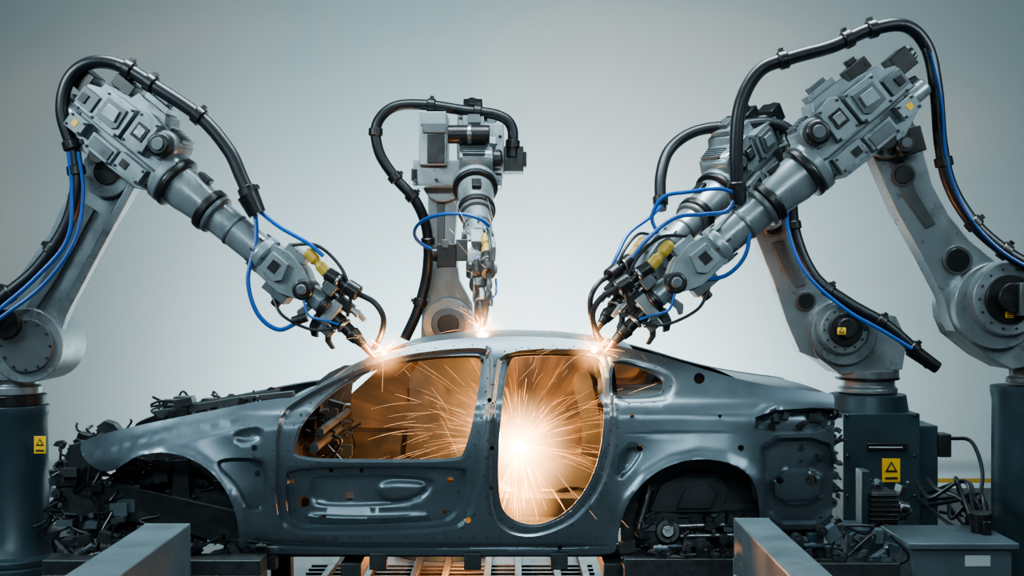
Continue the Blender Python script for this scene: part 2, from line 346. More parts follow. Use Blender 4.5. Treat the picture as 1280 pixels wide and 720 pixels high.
R.aabb('junction_box',M['dsteel'],(W(1176,0,1.8).x,1.84,zq(566)),(W(1192,0,1.8).x,2.0,zq(538)))
R.aabb('base_step',M['ped'],(W(1040,0,1.8).x,1.72,0),(W(1180,0,1.8).x,2.5,.22))
R.aabb('nameplate',M['black'],(W(1084,0,1.79).x,1.785,zq(557)),(W(1134,0,1.79).x,1.8,zq(548)))
R.aabb('nameplate',M['white'],(W(1086,0,1.79).x,1.78,zq(553.5)),(W(1128,0,1.79).x,1.786,zq(552)))
label(R,1114,588,1.79,.13,.17)
for u in(1060,1144):
    for v in(520,570,620): disc(R,'cabinet_bolts','dsteel',u,v,1.785,1.8,.012)
hb=[W(826,262,1.5),W(826,220,1.6),W(838,186,1.7),W(870,164,1.75),W(920,157,1.8),W(965,154,1.85),(W(992,172,1.85)),W(990,230,1.85),W(994,290,1.85),W(1018,345,1.8),W(1060,378,1.75),W(1105,404,1.72),W(1138,432,1.7),W(1162,456,1.7)]
C=R.tube('hose_dresspack',M['rubber'],hb,.042,14,True)
for q in(.02,.28,.42,.6,.75,.87,.95): R.clamp('hose_clamps',C,q,.043)
R.cyl('hose_end_block',M['black'],W(1138,436,1.7),W(1172,460,1.7),.055,.045,14)
R.tube('hose_blue_a',M['blue'],[W(984,240,1.8),W(986,290,1.8),W(1008,342,1.74),W(1056,386,1.7),W(1104,414,1.66),W(1140,436,1.64)],.014,8)
R.tube('hose_blue_b',M['blue'],[W(826,258,1.45),W(812,272,1.3),W(786,292,1.2),W(772,318,1.1),W(762,340,1.05)],.013,8)
R.finish()

# ---- centre robot (behind the car, reaching toward the roof)
R=robot('c',(W(556,360,2.75).x,2.75,0))
f=upper_arm(R,W(592,196,2.45),W(604,410,.95),.005,side=Vector((1,0,0)),label=False)
R.aabb('elbow_block',M['paint'],W(524,206,2.2),W(562,150,2.7))
R.aabb('elbow_block',M['black'],W(534,204,2.18),W(556,168,2.21))
R.aabb('elbow_block',M['paint'],W(516,232,2.3),W(628,208,2.8))
R.aabb('elbow_block',M['paint'],W(602,216,2.22),W(630,164,2.7))
R.aabb('elbow_block',M['paintd'],W(528,166,2.17),W(558,154,2.2))
R.aabb('elbow_block',M['black'],W(630,214,2.3),W(654,188,2.6))
R.aabb('elbow_block',M['black'],W(648,208,2.35),W(658,192,2.5))
R.cyl('elbow_top_motor',M['black'],W(560,168,2.1),W(612,168,2.1),.07,.07,24)
R.cyl('elbow_top_motor',M['steel'],W(584,168,2.1),W(590,168,2.1),.076,.076,24)
for u,v in((519,226),(545,224),(622,226),(606,222),(608,170),(625,170),(625,206),(528,150+6)): disc(R,'block_bolts','dsteel',u,v,2.19,2.3,.012)
R.aabb('elbow_side',M['black'],W(514,226,2.3),W(524,212,2.4))
R.plate('lower_arm',M['paint'],[(534,226),(574,226),(568,300),(574,350),(590,380),(594,430),(526,430),(528,372),(540,330),(536,290)],2.65,2.9)
R.plate('lower_arm_rib',M['paintd'],[(546,250),(556,250),(555,330),(547,336)],2.635,2.65)
disc(R,'elbow_pivot','paint',552,228,2.55,2.95,.15)
disc(R,'shoulder','paint',560,405,2.5,3.0,.20)
disc(R,'shoulder','paintd',560,405,2.45,2.5,.13); disc(R,'shoulder','black',560,405,2.42,2.46,.08)
xx=W(556,360,2.75).x
R.lathe('pedestal',M['ped'],Vector((xx,2.75,0)),Vector((0,0,1)),[(0,.4),(.08,.4),(.1,.28),(1.15,.27),(1.2,.3),(1.3,.3)],40)
R.lathe('turntable',M['paint'],Vector((xx,2.75,1.3)),Vector((0,0,1)),[(0,.26),(.3,.26),(.35,.22)],40)
hb=[W(640,196,2.3),W(640,160,2.3),W(622,144,2.3),W(580,138,2.3),W(530,131,2.3),W(492,134,2.3),W(471,156,2.3),W(474,190,2.3),W(494,222,2.3),W(520,252,2.3),W(534,290,2.35),W(534,340,2.4),W(522,388,2.4),W(506,424,2.4)]
C=R.tube('hose_dresspack',M['rubber'],hb,.042,14,True)
for q in(.03,.17,.28,.45,.57,.63,.75,.9): R.clamp('hose_clamps',C,q,.043)
loop=[]
for i in range(15):
    a=math.radians(20+i*22); loop.append(W(566+48*math.cos(a),291-24*math.sin(a),1.75-.25*math.sin(a+.5)))
R.tube('hose_blue_a',M['blue'],loop,.013,8)
R.tube('hose_blue_b',M['blue'],[W(600,272,1.7),W(612,290,1.6),W(606,320,1.4),W(600,345,1.3)],.012,8)
R.tube('hose_blue_c',M['blue'],[W(590,296,1.6),W(596,320,1.4),W(594,350,1.3)],.010,8)
R.aabb('tool_holder',M['black'],W(546,334,1.5),W(572,306,1.7)); R.aabb('tool_holder',M['dsteel'],W(570,326,1.45),W(590,300,1.6))
R.aabb('tool_holder',M['black'],W(598,330,1.4),W(612,304,1.5)); R.aabb('tool_holder',M['paintd'],W(552,310,1.48),W(562,300,1.6))
R.cyl('tool_holder',M['black'],W(540,318,1.6),W(548,318,1.6),.05,.05,14)
R.finish()

# ------------------------------------------------------------ car body
YC=.92
def chaikin(p,n=2,closed=True):
    p=[tuple(map(float,q)) for q in p]
    for _ in range(n):
        o=[]
        N=len(p)
        for i in range(N if closed else N-1):
            a=p[i];b=p[(i+1)%N]
            o.append((a[0]*.75+b[0]*.25,a[1]*.75+b[1]*.25)); o.append((a[0]*.25+b[0]*.75,a[1]*.25+b[1]*.75))
        p=o
    return p
def resample(p,step=4.5,closed=True):
    o=[];N=len(p)
    for i in range(N if closed else N-1):
        a=np.array(p[i]);b=np.array(p[(i+1)%N]);n=max(1,int(math.ceil(np.linalg.norm(b-a)/step)))
        if np.linalg.norm(b-a)<.8: continue
        for j in range(n): o.append(tuple(a+(b-a)*j/n))
    return o
def sdist(poly,P):
    P=np.asarray(P,float);A=np.array(poly,float);B=np.roll(A,-1,0)
    best=np.full(len(P),1e9);ins=np.zeros(len(P),bool)
    for a,b in zip(A,B):
        ab=b-a;t=np.clip(((P-a)@ab)/(ab@ab+1e-12),0,1);d=np.linalg.norm(P-a-t[:,None]*ab,axis=1);best=np.minimum(best,d)
        c=(a[1]>P[:,1])!=(b[1]>P[:,1]); xi=a[0]+(P[:,1]-a[1])*(b[0]-a[0])/((b[1]-a[1]) if b[1]!=a[1] else 1e-9)
        ins^=c&(P[:,0]<xi)
    return np.where(ins,-best,best)
outer=[(98,556),(112,547),(140,539),(200,526),(260,514),(310,504),(345,498),(368,497),(385,489),(410,474),(440,458),(480,441),(520,430),(570,423),(640,420),(700,422),(750,428),(800,438),(850,452),(890,465),(940,478),(990,486),(1036,491),(1043,494),(1043,520),(1043,560),(1041,610),(1040,656),(1030,662),(958,662),(950,655),(948,625),(942,600),(928,586),(905,576),(872,573),(838,580),(808,598),(786,625),(775,655),(770,688),(764,693),(700,694),(500,694),(310,692),(300,688),(298,655),(288,622),(268,592),(238,572),(203,564),(172,569),(152,582),(140,590),(122,588),(106,576)]
outerC=resample(chaikin(outer,2))
win_f=[(366,576),(366,556),(372,534),(386,514),(412,490),(445,468),(480,455),(535,446),(596,443),(605,448),(605,462),(600,500),(592,540),(583,568),(574,577),(470,578)]
open_r=[(634,448),(644,442),(700,441),(742,444),(752,452),(757,480),(759,520),(755,560),(744,598),(724,630),(700,650),(672,660),(645,656),(626,642),(620,620),(619,580),(622,530),(627,480)]
win_q=[(762,454),(772,450),(802,457),(826,468),(833,478),(831,490),(822,497),(800,499),(764,499),(761,490)]
holes=[resample(chaikin(h,2)) for h in (win_f,open_r,win_q)]
def circ(u,v,r,n=12): return [(u+r*math.cos(2*math.pi*i/n),v+r*math.sin(2*math.pi*i/n)) for i in range(n)]
small=[circ(380,627,7),circ(437,620,5.5),circ(452,588,3,8),circ(414,588,3,8),circ(874,473,7),circ(563,600,4,8),circ(318,560,4,8),circ(322,592,4,8),circ(1000,560,5,10),circ(1014,600,7),circ(975,600,5,10),circ(615,560,3,8),circ(614,610,3,8),circ(612,500,3,8),circ(800,560,4,8),circ(700,684,3,8),circ(585,650,4,8),circ(366,602,3,8),circ(556,640,3,8),circ(405,646,3,8),circ(926,560,4,8),circ(790,520,2.5,8),circ(900,520,2.5,8)]
recess=[ # poly, depth
 (chaikin([(345,520),(380,494),(440,464),(500,444),(560,436),(604,434),(616,440),(614,500),(606,560),(598,620),(588,650),(566,666),(400,670),(362,666),(346,648),(343,600)],2),.032),
 (chaikin([(360,582),(578,582),(586,590),(582,620),(572,645),(548,658),(400,662),(370,658),(358,640),(356,600)],2),.04),
 (chaikin([(392,592),(540,592),(545,610),(520,632),(400,636),(386,624),(386,600)],2),.022),
 (chaikin([(470,600),(530,600),(534,612),(512,626),(474,628)],2),-.025),
 (chaikin([(372,640),(460,644),(540,640),(530,650),(400,656)],2),-.02),
 (chaikin([(626,436),(750,436),(762,446),(768,500),(770,550),(756,604),(730,644),(700,662),(668,672),(636,668),(616,650),(610,620),(612,540),(618,470)],2),.034),
 (chaikin([(270,572),(325,572),(334,584),(334,636),(318,642),(306,634),(294,606),(272,588)],2),.05),
 (chaikin([(944,514),(1042,508),(1046,520),(1046,540),(944,544)],1),.09),
 (chaikin([(950,548),(1036,546),(1046,580),(1046,655),(956,656),(954,600)],1),.05),
 (chaikin([(962,588),(1030,584),(1030,630),(966,632)],1),-.035),
 (chaikin([(290,540),(318,532),(328,536),(326,552),(296,556)],2),.02),
 (chaikin([(778,560),(800,556),(806,566),(784,596),(770,600)],2),.03),
 (chaikin([(310,676),(500,680),(764,680),(764,686),(500,688),(310,684)],1),.03),
 (chaikin([(762,446),(800,450),(840,464),(848,480),(838,500),(820,506),(762,506)],2),.014),
 (chaikin([(778,540),(940,540),(938,544),(778,545)],1),.008),
]
vs=np.arange(360,760,1.0)
kv=[380,420,440,500,513,520,560,640,670,700,760]; ky=[.46,.36,.27,.085,.02,.004,0,.0,.02,.06,.1]
tab=np.interp(vs,kv,ky); ker=np.exp(-(np.arange(-9,10)/3.0)**2); ker/=ker.sum()
tab=np.convolve(np.pad(tab,9,'edge'),ker,'valid')
arch_f=[(298,690),(298,655),(288,622),(268,592),(238,572),(203,564),(172,569),(152,582)]
arch_r=[(948,640),(942,600),(928,586),(905,576),(872,573),(838,580),(808,598),(786,625),(775,655),(770,688)]
def openseg(pl,P):
    best=np.full(len(P),1e9)
    for a,b in zip(np.array(pl[:-1],float),np.array(pl[1:],float)):
        ab=b-a;t=np.clip(((P-a)@ab)/(ab@ab),0,1);best=np.minimum(best,np.linalg.norm(P-a-t[:,None]*ab,axis=1))
    return best
def yside(P):
    P=np.asarray(P,float);u=P[:,0];v=P[:,1]
    sh=np.interp(u,[60,120,200,300,400,700,850,1050],[578,572,550,530,522,512,512,520])
    y=np.interp(v-sh+513,vs,tab)
    y=y+.02+((v-sh-60)/100.)**2*.035*(v>sh-5)
    y+=np.where(u<230,((230-u)/150)**2*.30,0)+np.where(u>900,((u-900)/150)**2*.10,0)
    for ar in(arch_f,arch_r):
        d=openseg(ar,P); y-=.03*np.exp(-(d/7)**2)+.03*np.exp(-(d/24)**2)
    for pl,dep in recess:
        sd=sdist(pl,P); t=np.clip((-sd)/5+.0,0,1); y+=dep*t*t*(3-2*t)
    return y
def shrink(poly,d):
    A=np.array(poly);N=len(A);T=np.roll(A,-1,0)-np.roll(A,1,0);T/=np.linalg.norm(T,axis=1)[:,None]+1e-9
    nn=np.stack([T[:,1],-T[:,0]],1); area=.5*np.sum(A[:,0]*np.roll(A,-1,0)[:,1]-np.roll(A,-1,0)[:,0]*A[:,1])
    return A+nn*(-d if area>0 else d)   # toward inside
pts=[];edges=[]
def addloop(l):
    o=len(pts);n=len(l)
    for q in l: pts.append(tuple(q))
    for i in range(n): edges.append((o+i,o+(i+1)%n))
for l in [outerC]+holes+small: addloop(l)
cand=[]
for pl,_ in recess:
    r=resample(pl,4); cand+= [tuple(q) for q in r]; cand+=[tuple(q) for q in shrink(r,2.5)]; cand+=[tuple(q) for q in shrink(r,5)]
gx,gy=np.meshgrid(np.arange(96,1046,5.0),np.arange(416,696,5.0))
G=np.stack([gx.ravel(),gy.ravel()],1)
B=np.array(cand)
def far(P,Q,d):
    out=np.ones(len(P),bool)
    for i in range(0,len(P),500):
        dd=np.linalg.norm(P[i:i+500,None]-Q[None],axis=2).min(1); out[i:i+500]=dd>d
    return out
G=G[far(G,B,2.6)]
allc=np.vstack([B,G]); allc=allc[far(allc,np.array(pts),2.0)]
allc=allc[sdist(outerC,allc)<-1.5]
pts2=[Vector(p) for p in pts]+[Vector(p) for p in allc.tolist()]
res=delaunay_2d_cdt(pts2,edges,[],0,1e-3)
V2=np.array([tuple(v) for v in res[0]]);Tri=res[2]
cent=np.array([V2[list(t)].mean(0) for t in Tri])
keep=sdist(outerC,cent)<0
for h in holes+small: keep&=sdist(h,cent)>0
Tri=[t for t,k in zip(Tri,keep) if k]
ys=yside(V2)
side=[W(u,v,y) for (u,v),y in zip(V2,ys)]
car=Asm('car_body_shell',(0,YC,0),bevel=0)
def mirror(V): return [Vector((p.x,2*YC-p.y,p.z)) for p in V]
car.put('body_side_near',M['body'],side,[tuple(t) for t in Tri])
car.put('body_side_far',M['body'],mirror(side),[tuple(t) for t in Tri])
def flange(loop,name,rings,closed=True,m='body'):
    L=np.array(loop);y0=yside(L);V=[];n=len(L)
    Ls=[(L,y0)]
    for inset,dy in rings: Ls.append((shrink(loop,inset),y0+dy))
    for l,yy in Ls: V+=[W(u,v,y) for (u,v),y in zip(l,yy)]
    Fc=[]
    for j in range(len(Ls)-1):
        for i in range(n if closed else n-1):
            k=(i+1)%n;Fc.append((j*n+i,j*n+k,(j+1)*n+k,(j+1)*n+i))
    car.put(name+'_near',M[m],V,Fc); car.put(name+'_far',M[m],mirror(V),Fc)
for h,nm in zip(holes,('front_window_flange','rear_door_flange','quarter_window_flange')):
    flange(h,nm,[(.3,.02),(3.5,.022),(3.8,.05),(3.8,.10),(-4,.13),(-14,.14)])
flange(outerC,'outer_flange',[(.5,.012),(1.5,.03)])
def spots(loop,off,every,r=.0055):
    L=np.array(shrink(loop,-off)); acc=0
    for i in range(len(L)):
        acc+=np.linalg.norm(L[i]-L[i-1])
        if acc>every:
            acc=0; q=L[i:i+1]
            if sdist(outerC,q)[0]>-3 or min(sdist(h,q)[0] for h in holes)<2.5: continue
            p=W(q[0][0],q[0][1],float(yside(q)[0])); car.cyl('spot_welds',M['dsteel'],p-Vector((0,.0015,0)),p+Vector((0,.004,0)),r,r,8)
for h in holes: spots(h,6,15)
spots(resample(recess[0][0],4),3,22); spots(resample(recess[4+1][0],4),3,22); spots(resample(recess[1][0],4),-9,26)
for u in range(320,760,17):
    p=W(u,672,float(yside([(u,672)])[0])); car.cyl('spot_welds',M['dsteel'],p-Vector((0,.0015,0)),p+Vector((0,.004,0)),.0055,.0055,8)
def archret(ar,name):
    a=resample(chaikin(ar,2,False),5,False); L=np.array(a); y0=yside(L)
    V=[W(u,v,y) for (u,v),y in zip(L,y0)]; V+=[p+Vector((0,.06,0)) for p in V]; cu,cv=L[:,0].mean(),L[:,1].mean()+20
    V+=[W(u+(cu-u)*-.03,v-3,y+.07)+Vector((0,.35,0)) for (u,v),y in zip(L,y0)]
    n=len(L);Fc=[(j*n+i,j*n+i+1,(j+1)*n+i+1,(j+1)*n+i) for j in range(2) for i in range(n-1)]
    o=len(V)
    V+= [W(cu,700,.45)]
    Fc+=[(2*n+i,2*n+i+1,o) for i in range(n-1)]
    car.put(name+'_near',M['bodyi'],V,Fc);car.put(name+'_far',M['bodyi'],mirror(V),Fc)
archret(arch_r,'rear_wheel_housing')
def loft(name,us,vfun,camber,m,zoff=0.,nt=22,yextra=0.):
    V=[];Fc=[]
    for u in us:
        v=vfun(u);y=float(yside([(u,v)])[0])+yextra;a=W(u,v,y)
        for j in range(nt+1):
            t=j/nt;V.append(Vector((a.x,a.y+(2*YC-2*a.y)*t,a.z+zoff+camber*(1-abs(2*t-1)**2.4))))
    n=nt+1
    for i in range(len(us)-1):
        for j in range(nt): Fc.append((i*n+j,i*n+j+1,(i+1)*n+j+1,(i+1)*n+j))
    car.put(name,M[m],V,Fc)
ot=np.array([p for p in outer if p[1]<500 ]); ot=ot[np.argsort(ot[:,0])]
top=lambda u: float(np.interp(u,ot[:,0],ot[:,1]))
loft('roof_panel',list(np.linspace(505,792,40)),lambda u:top(u)+1.5,.025,'body')
loft('roof_header_inner',list(np.linspace(512,560,6)),lambda u:top(u)+9,.02,'bodyi')
loft('roof_bow',list(np.linspace(632,662,5)),lambda u:top(u)+9,.02,'bodyi')
loft('roof_bow',list(np.linspace(740,785,5)),lambda u:top(u)+9,.02,'bodyi')
loft('rear_deck',list(np.linspace(925,1040,12)),lambda u:top(u)+2,.012,'body')
loft('cowl_panel',list(np.linspace(352,392,6)),lambda u:top(u)+10,.03,'body')
def abx(part,m,u0,u1,v0,v1,y0,y1): car.aabb(part,M[m],(W(u0,0,0).x,y0,W(0,v1,0).z),(W(u1,0,0).x,y1,W(0,v0,0).z))
abx('floor_pan','bodyi',300,775,676,684,.12,2*YC-.12)
abx('floor_tunnel','bodyi',330,775,650,678,YC-.15,YC+.15)
abx('seat_crossmember','bodyi',470,500,655,678,.15,2*YC-.15)
abx('firewall','bodyi',338,350,520,690,.14,2*YC-.14)
car.cyl('dash_crossbeam',M['bodyi'],W(392,560,.14),W(392,560,.14)+Vector((0,2*YC-.28,0)),.03)
abx('rear_seat_panel','bodyi',770,780,540,690,.5,2*YC-.5)
abx('parcel_shelf','bodyi',780,930,505,512,.3,2*YC-.3)
abx('boot_floor','bodyi',780,1040,640,650,.32,2*YC-.32)
abx('rear_panel','bodyi',1030,1040,500,660,.22,2*YC-.22)
car.plate('inner_a_pillar_panel',M['bodyi'],chaikin([(380,500),(402,470),(440,452),(442,470),(438,500),(440,545),(420,572),(378,580)],1),1.5,1.53)
car.plate('inner_b_pillar_panel',M['bodyi'],chaikin([(512,455),(560,440),(604,438),(612,470),(606,580),(505,582),(512,520)],1),1.52,1.55)
car.plate('inner_sill_panel',M['bodyi'],[(376,540),(612,540),(612,600),(376,600)],1.56,1.58)
car.plate('rear_inner_quarter_panel',M['bodyi'],chaikin([(712,470),(735,455),(745,500),(760,560),(760,640),(700,640),(726,590),(728,522)],2),1.5,1.53)
car.plate('seat_mount',M['bodyi'],chaikin([(664,606),(676,584),(700,574),(740,570),(762,578),(756,618),(716,606),(690,614)],2),.98,1.2)
car.plate('seat_mount',M['bodyi'],chaikin([(640,650),(700,620),(750,600),(760,650),(700,664)],1),1.0,1.3)
car.finish(nobevel=())
for ob in car.root.children:
    if any(s in ob.name for s in('body_side','flange','roof','deck','cowl')):
        ob.data.set_sharp_from_angle(angle=math.radians(60))

# ---- mechanical parts on the car
def greeble(A,part,n,u0,u1,v0,v1,y0,y1,mats,smin=5,smax=22,disc_p=.1):
    for i in range(n):
        u=random.uniform(u0,u1);v=random.uniform(v0,v1);y=random.uniform(y0,y1);c=W(u,v,y)
        m=M[random.choice(mats)];a=random.uniform(smin,smax)*.0046;b=random.uniform(smin,smax)*.0046*.7;h=random.uniform(.02,.07)
        t=random.random()
        ang=random.choice([0,0,0,.2,-.3,.6]);cx=Vector((math.cos(ang),0,math.sin(ang)));cz=Vector((-math.sin(ang),0,math.cos(ang)))
        if t<.3: A.box(part,m,c,cx*a/2,Vector((0,h,0)),cz*b/2)
        elif t<.5:
            q=[c+cx*a*.6+cz*b*.2,c+cx*a*.25+cz*b*.6,c-cx*a*.3+cz*b*.5,c-cx*a*.6-cz*b*.1,c-cx*a*.1-cz*b*.25,c+cx*a*.3-cz*b*.6]
            A.prism(part,m,q,Vector((0,h,0)))
            A.cyl(part,M['steel'],c+cx*a*.2-Vector((0,.006,0)),c+cx*a*.2,.008,.008,8)
        elif t<.5+disc_p: A.cyl(part,m,c-Vector((0,h,0)),c+Vector((0,h,0)),b*.45,b*.38,16); A.cyl(part,M['dsteel'],c-Vector((0,h+.012,0)),c,b*.18,b*.18,10)
        elif t<.8: A.cyl(part,m,c-cx*a*.7,c+cx*a*.7,b*.22,b*.22,12); A.cyl(part,m,c-cx*a*.3,c+cx*a*.1,b*.3,b*.3,12)
        else:
            pts=[c+Vector((random.uniform(-1,1)*a*1.4,random.uniform(-.05,.05),random.uniform(-1,1)*a*1.2)) for _ in range(4)]
            A.tube(part,M['rubber'],pts,.008,6)
E=Asm('car_front_chassis_assembly',(W(180,0,.9).x,.9,0),bevel=.003)
E.aabb('bumper_beam',M['dsteel'],(W(66,0,.4).x,.35,W(0,606,.4).z),(W(100,0,.4).x,1.5,W(0,586,.4).z))
E.plate('headlamp_bracket',M['dsteel'],[(88,556),(128,545),(160,556),(150,580),(120,598),(92,590),(80,572)],.35,.42)
for yy in(.36,1.36):
    E.plate('chassis_rail',M['dsteel'],[(70,610),(150,606),(300,640),(340,680),(300,690),(220,660),(80,640)],yy,yy+.1)
E.plate('front_corner',M['bodyi'],[(60,588),(86,586),(90,604),(64,604)],.4,.55)
for yy in(.42,1.3): E.plate('radiator_support',M['dsteel'],[(84,560),(98,556),(104,640),(118,652),(200,668),(200,680),(100,672),(86,640)],yy,yy+.08)
E.plate('inner_fender',M['bodyi'],[(150,560),(300,540),(340,560),(340,690),(296,690),(240,660),(220,600),(150,600)],.52,.54)
E.plate('engine_block',M['dsteel'],[(150,545),(300,520),(330,560),(320,650),(180,672),(140,620)],.7,1.2)
E.plate('damper_tower',M['dsteel'],[(216,575),(234,575),(240,680),(212,680)],.4,.48)
greeble(E,'front_end_parts',110,72,150,556,668,.3,.6,['dsteel','bodyi','bodyi','black','frame','bodyi'])
greeble(E,'engine_parts',100,150,225,575,676,.42,.62,['dsteel','black','bodyi','frame','dsteel'])
greeble(E,'wheelhouse_parts',34,225,292,600,690,.44,.52,['dsteel','black','bodyi'])
greeble(E,'engine_bay_parts',90,200,350,500,526,.45,1.3,['dsteel','black','bodyi','black','dsteel'],8,26)
greeble(E,'nose_parts',30,100,190,538,556,.45,1.2,['dsteel','black','bodyi'],6,16)
greeble(E,'lower_parts',45,60,200,625,690,.35,.7,['dsteel','bodyi','dsteel','frame'],6,26)
E.tube('hose_harness',M['rubber'],[W(120,560,.34),W(110,600,.32),W(124,640,.32),W(118,672,.33)],.012,8)
E.tube('hose_harness_b',M['rubber'],[W(74,600,.36),W(70,640,.36),W(100,664,.36),W(150,670,.36)],.014,8)
E.tube('hose_engine_bay',M['rubber'],[W(205,520,.5),W(250,506,.6),W(300,497,.7),W(350,490,.8)],.02,8)
E.plate('engine_bay_rail',M['bodyi'],[(190,514),(300,496),(366,489),(368,496),(300,503),(200,524)],.5,.56)
E.plate('engine_bay_rail',M['bodyi'],[(190,520),(360,490),(366,496),(200,528)],1.35,1.42)
E.plate('nose_bracket',M['dsteel'],[(122,532),(130,526),(142,530),(150,540),(120,544)],.6,.7)
E.finish()
E=Asm('car_rear_suspension',(W(870,0,.9).x,.9,0),bevel=.003)
E.plate('inner_quarter',M['bodyi'],[(776,600),(830,574),(930,580),(955,600),(1030,655),(1030,690),(776,690)],.34,.36)
E.plate('inner_quarter_swage',M['bodyi'],[(812,640),(826,606),(860,590),(900,592),(912,612),(900,640)],.30,.34)
E.plate('inner_quarter_swage',M['bodyi'],[(846,636),(856,612),(884,604),(896,618),(888,636)],.275,.30)
E.cyl('hub',M['dsteel'],W(835,664,.2),W(835,664,.34),.07,.10,24); E.cyl('hub',M['steel'],W(835,664,.15),W(835,664,.21),.035,.045,16)
E.cyl('axle_tube',M['dsteel'],W(835,662,.3),W(835,662,.3)+Vector((0,1.2,0)),.06)
E.cyl('link_arm',M['steel'],W(840,658,.24),W(944,654,.24),.02); E.cyl('link_arm',M['steel'],W(850,670,.22),W(940,668,.22),.014)
E.cyl('damper',M['dsteel'],W(800,654,.26),W(812,612,.3),.035); E.cyl('damper',M['steel'],W(796,670,.24),W(812,606,.28),.014)
E.plate('trailing_bracket',M['bodyi'],[(795,650),(815,640),(862,645),(858,680),(820,690),(798,676)],.24,.30)
greeble(E,'rear_suspension_parts',75,795,936,644,690,.2,.32,['dsteel','bodyi','dsteel','bodyi','frame'],5,18)
greeble(E,'rear_lower_parts',50,945,1036,658,704,.2,.6,['dsteel','bodyi','frame','black'])
greeble(E,'rear_end_parts',60,1034,1048,515,660,.34,.7,['dsteel','black','bodyi','dsteel'],5,12)
greeble(E,'tail_pocket_parts',30,952,1036,518,540,.17,.22,['dsteel','black','bodyi'],6,16)
greeble(E,'tail_panel_parts',30,960,1030,560,650,.14,.17,['bodyi','body','dsteel'],5,14)
E.finish()
E=Asm('car_dashboard_frame',(W(410,0,1).x,1,0),bevel=.003)
greeble(E,'dash_parts',60,376,432,505,580,.7,1.5,['bodyi','dsteel','body'],8,24)
E.cyl('cross_tube',M['bodyi'],W(400,540,.2),W(400,540,.2)+Vector((0,1.3,0)),.025)
E.finish()

# ---- carrier skid / fixtures under car
S=Asm('body_carrier_skid',(0,.9,0),bevel=.006)
zt=W(0,696,0).z
for yy in(.28,1.42):
    S.aabb('long_rail',M['dsteel'],(-1.75,yy,zt-.06),(2.0,yy+.12,zt-.005))
for x in(-1.6,-.95,.6,1.75):
    S.aabb('cross_beam',M['dsteel'],(x-.06,.1,zt-.16),(x+.06,1.75,zt-.06))
for x in(-1.6,1.75):
    for yy in(.34,1.48): S.aabb('leg',M['dsteel'],(x-.07,yy-.06,0),(x+.07,yy+.06,zt-.16)); S.aabb('foot',M['dsteel'],(x-.14,yy-.12,0),(x+.14,yy+.12,.02))
for u in(330,470,590,700): S.aabb('locator_pad',M['dsteel'],(W(u,0,0).x-.05,.1,zt-.10),(W(u,0,0).x+.05,.2,zt))
S.finish()
K=Asm('conveyor_track',(0,1.8,0),bevel=.004)
random.seed(3)
for x in (-1.35,-1.05,-.72,-.5,-.2,.02,.3,.5): K.aabb('track_rail',M['dsteel'],(x,1.3,0),(x+.05,3.0 if x<-1.2 or x>.0 else 2.3,.07))
for i in range(7): K.aabb('track_sleeper',M['dsteel'],(-1.5,1.35+i*.13,0),(.6,1.39+i*.13,.03))
K.finish()

# ---- foreground fixture beams
for (u0,u1,v,nm) in((180,237,655,0),(918,962,648,1)):
    a=W(u0,v,-.5);b=W(u1,v,-.5)
    A=Asm('steel_fixture_beam',((a.x+b.x)/2,-2,0),bevel=.008)
    A.aabb('beam',M['frame'],(a.x,-3.6,a.z-.30),(b.x,-.5,a.z))
    A.aabb('end_plate',M['frame'],(a.x-.004,-.5,a.z-.305),(b.x+.004,-.49,a.z+.002))
    for yy in(-.8,-3.2): A.aabb('post',M['frame'],(a.x+.03,yy-.1,0),(b.x-.03,yy+.1,a.z-.29))
    A.finish()
A=Asm('clamping_fixture',(W(110,0,-.1).x,0,0),bevel=.004)
A.aabb('cross_beam',M['dsteel'],(W(60,0,-.1).x,-.2,W(0,714,-.1).z),(W(330,0,-.1).x,0,W(0,696,-.1).z))
greeble(A,'clamp_parts',50,75,330,672,706,-.1,.1,['dsteel','black','frame','dsteel'],8,26)
A.aabb('base',M['dsteel'],(W(60,0,-.1).x,-.2,0),(W(330,0,-.1).x,0,W(0,714,-.1).z))
A.finish()
A=Asm('clamping_fixture',(W(850,0,-.1).x,0,0),bevel=.004)
A.aabb('base',M['dsteel'],(W(780,0,-.1).x,-.12,0),(W(916,0,-.1).x,.05,W(0,698,-.1).z))
greeble(A,'clamp_parts',26,780,912,682,708,-.1,.02,['dsteel','black','frame'],8,22)
A.aabb('base',M['dsteel'],(W(966,0,-.1).x,-.15,0),(W(1122,0,-.1).x,.02,W(0,702,-.1).z))
greeble(A,'clamp_parts',40,970,1116,660,704,-.1,.02,['dsteel','black','ped','frame'],8,26)
A.finish()
A=Asm('servo_drive_unit',(W(1100,0,.3).x,.3,0),bevel=.005)
A.aabb('stand',M['ped'],(W(1082,0,.3).x,.72,0),(W(1150,0,.3).x,1.05,W(0,662,.72).z))
A.aabb('motor_body',M['dsteel'],(W(1090,0,.75).x,.75,W(0,654,.75).z),(W(1122,0,.75).x,1.0,W(0,616,.75).z))
for i in range(6): A.aabb('cooling_fins',M['black'],(W(1088,0,.75).x,.73,W(0,650-i*6,.75).z),(W(1124,0,.75).x,1.0,W(0,648-i*6,.75).z))
A.cyl('motor_shaft',M['steel'],W(1122,636,.85),W(1136,636,.85),.06,.04)
A.aabb('guard',M['ped'],(W(1080,0,.75).x,.8,W(0,662,.75).z),(W(1090,0,.75).x,.95,W(0,590,.75).z))
greeble(A,'drive_parts',30,1088,1136,600,664,.76,.95,['dsteel','black','ped','black'],6,16)
A.finish()
A=Asm('control_cabinet',(W(1210,0,0).x,.1,0),bevel=.006)
A.aabb('housing',M['frame'],(W(1140,0,-.1).x,-.1,0),(W(1265,0,-.1).x,.42,W(0,686,-.1).z))
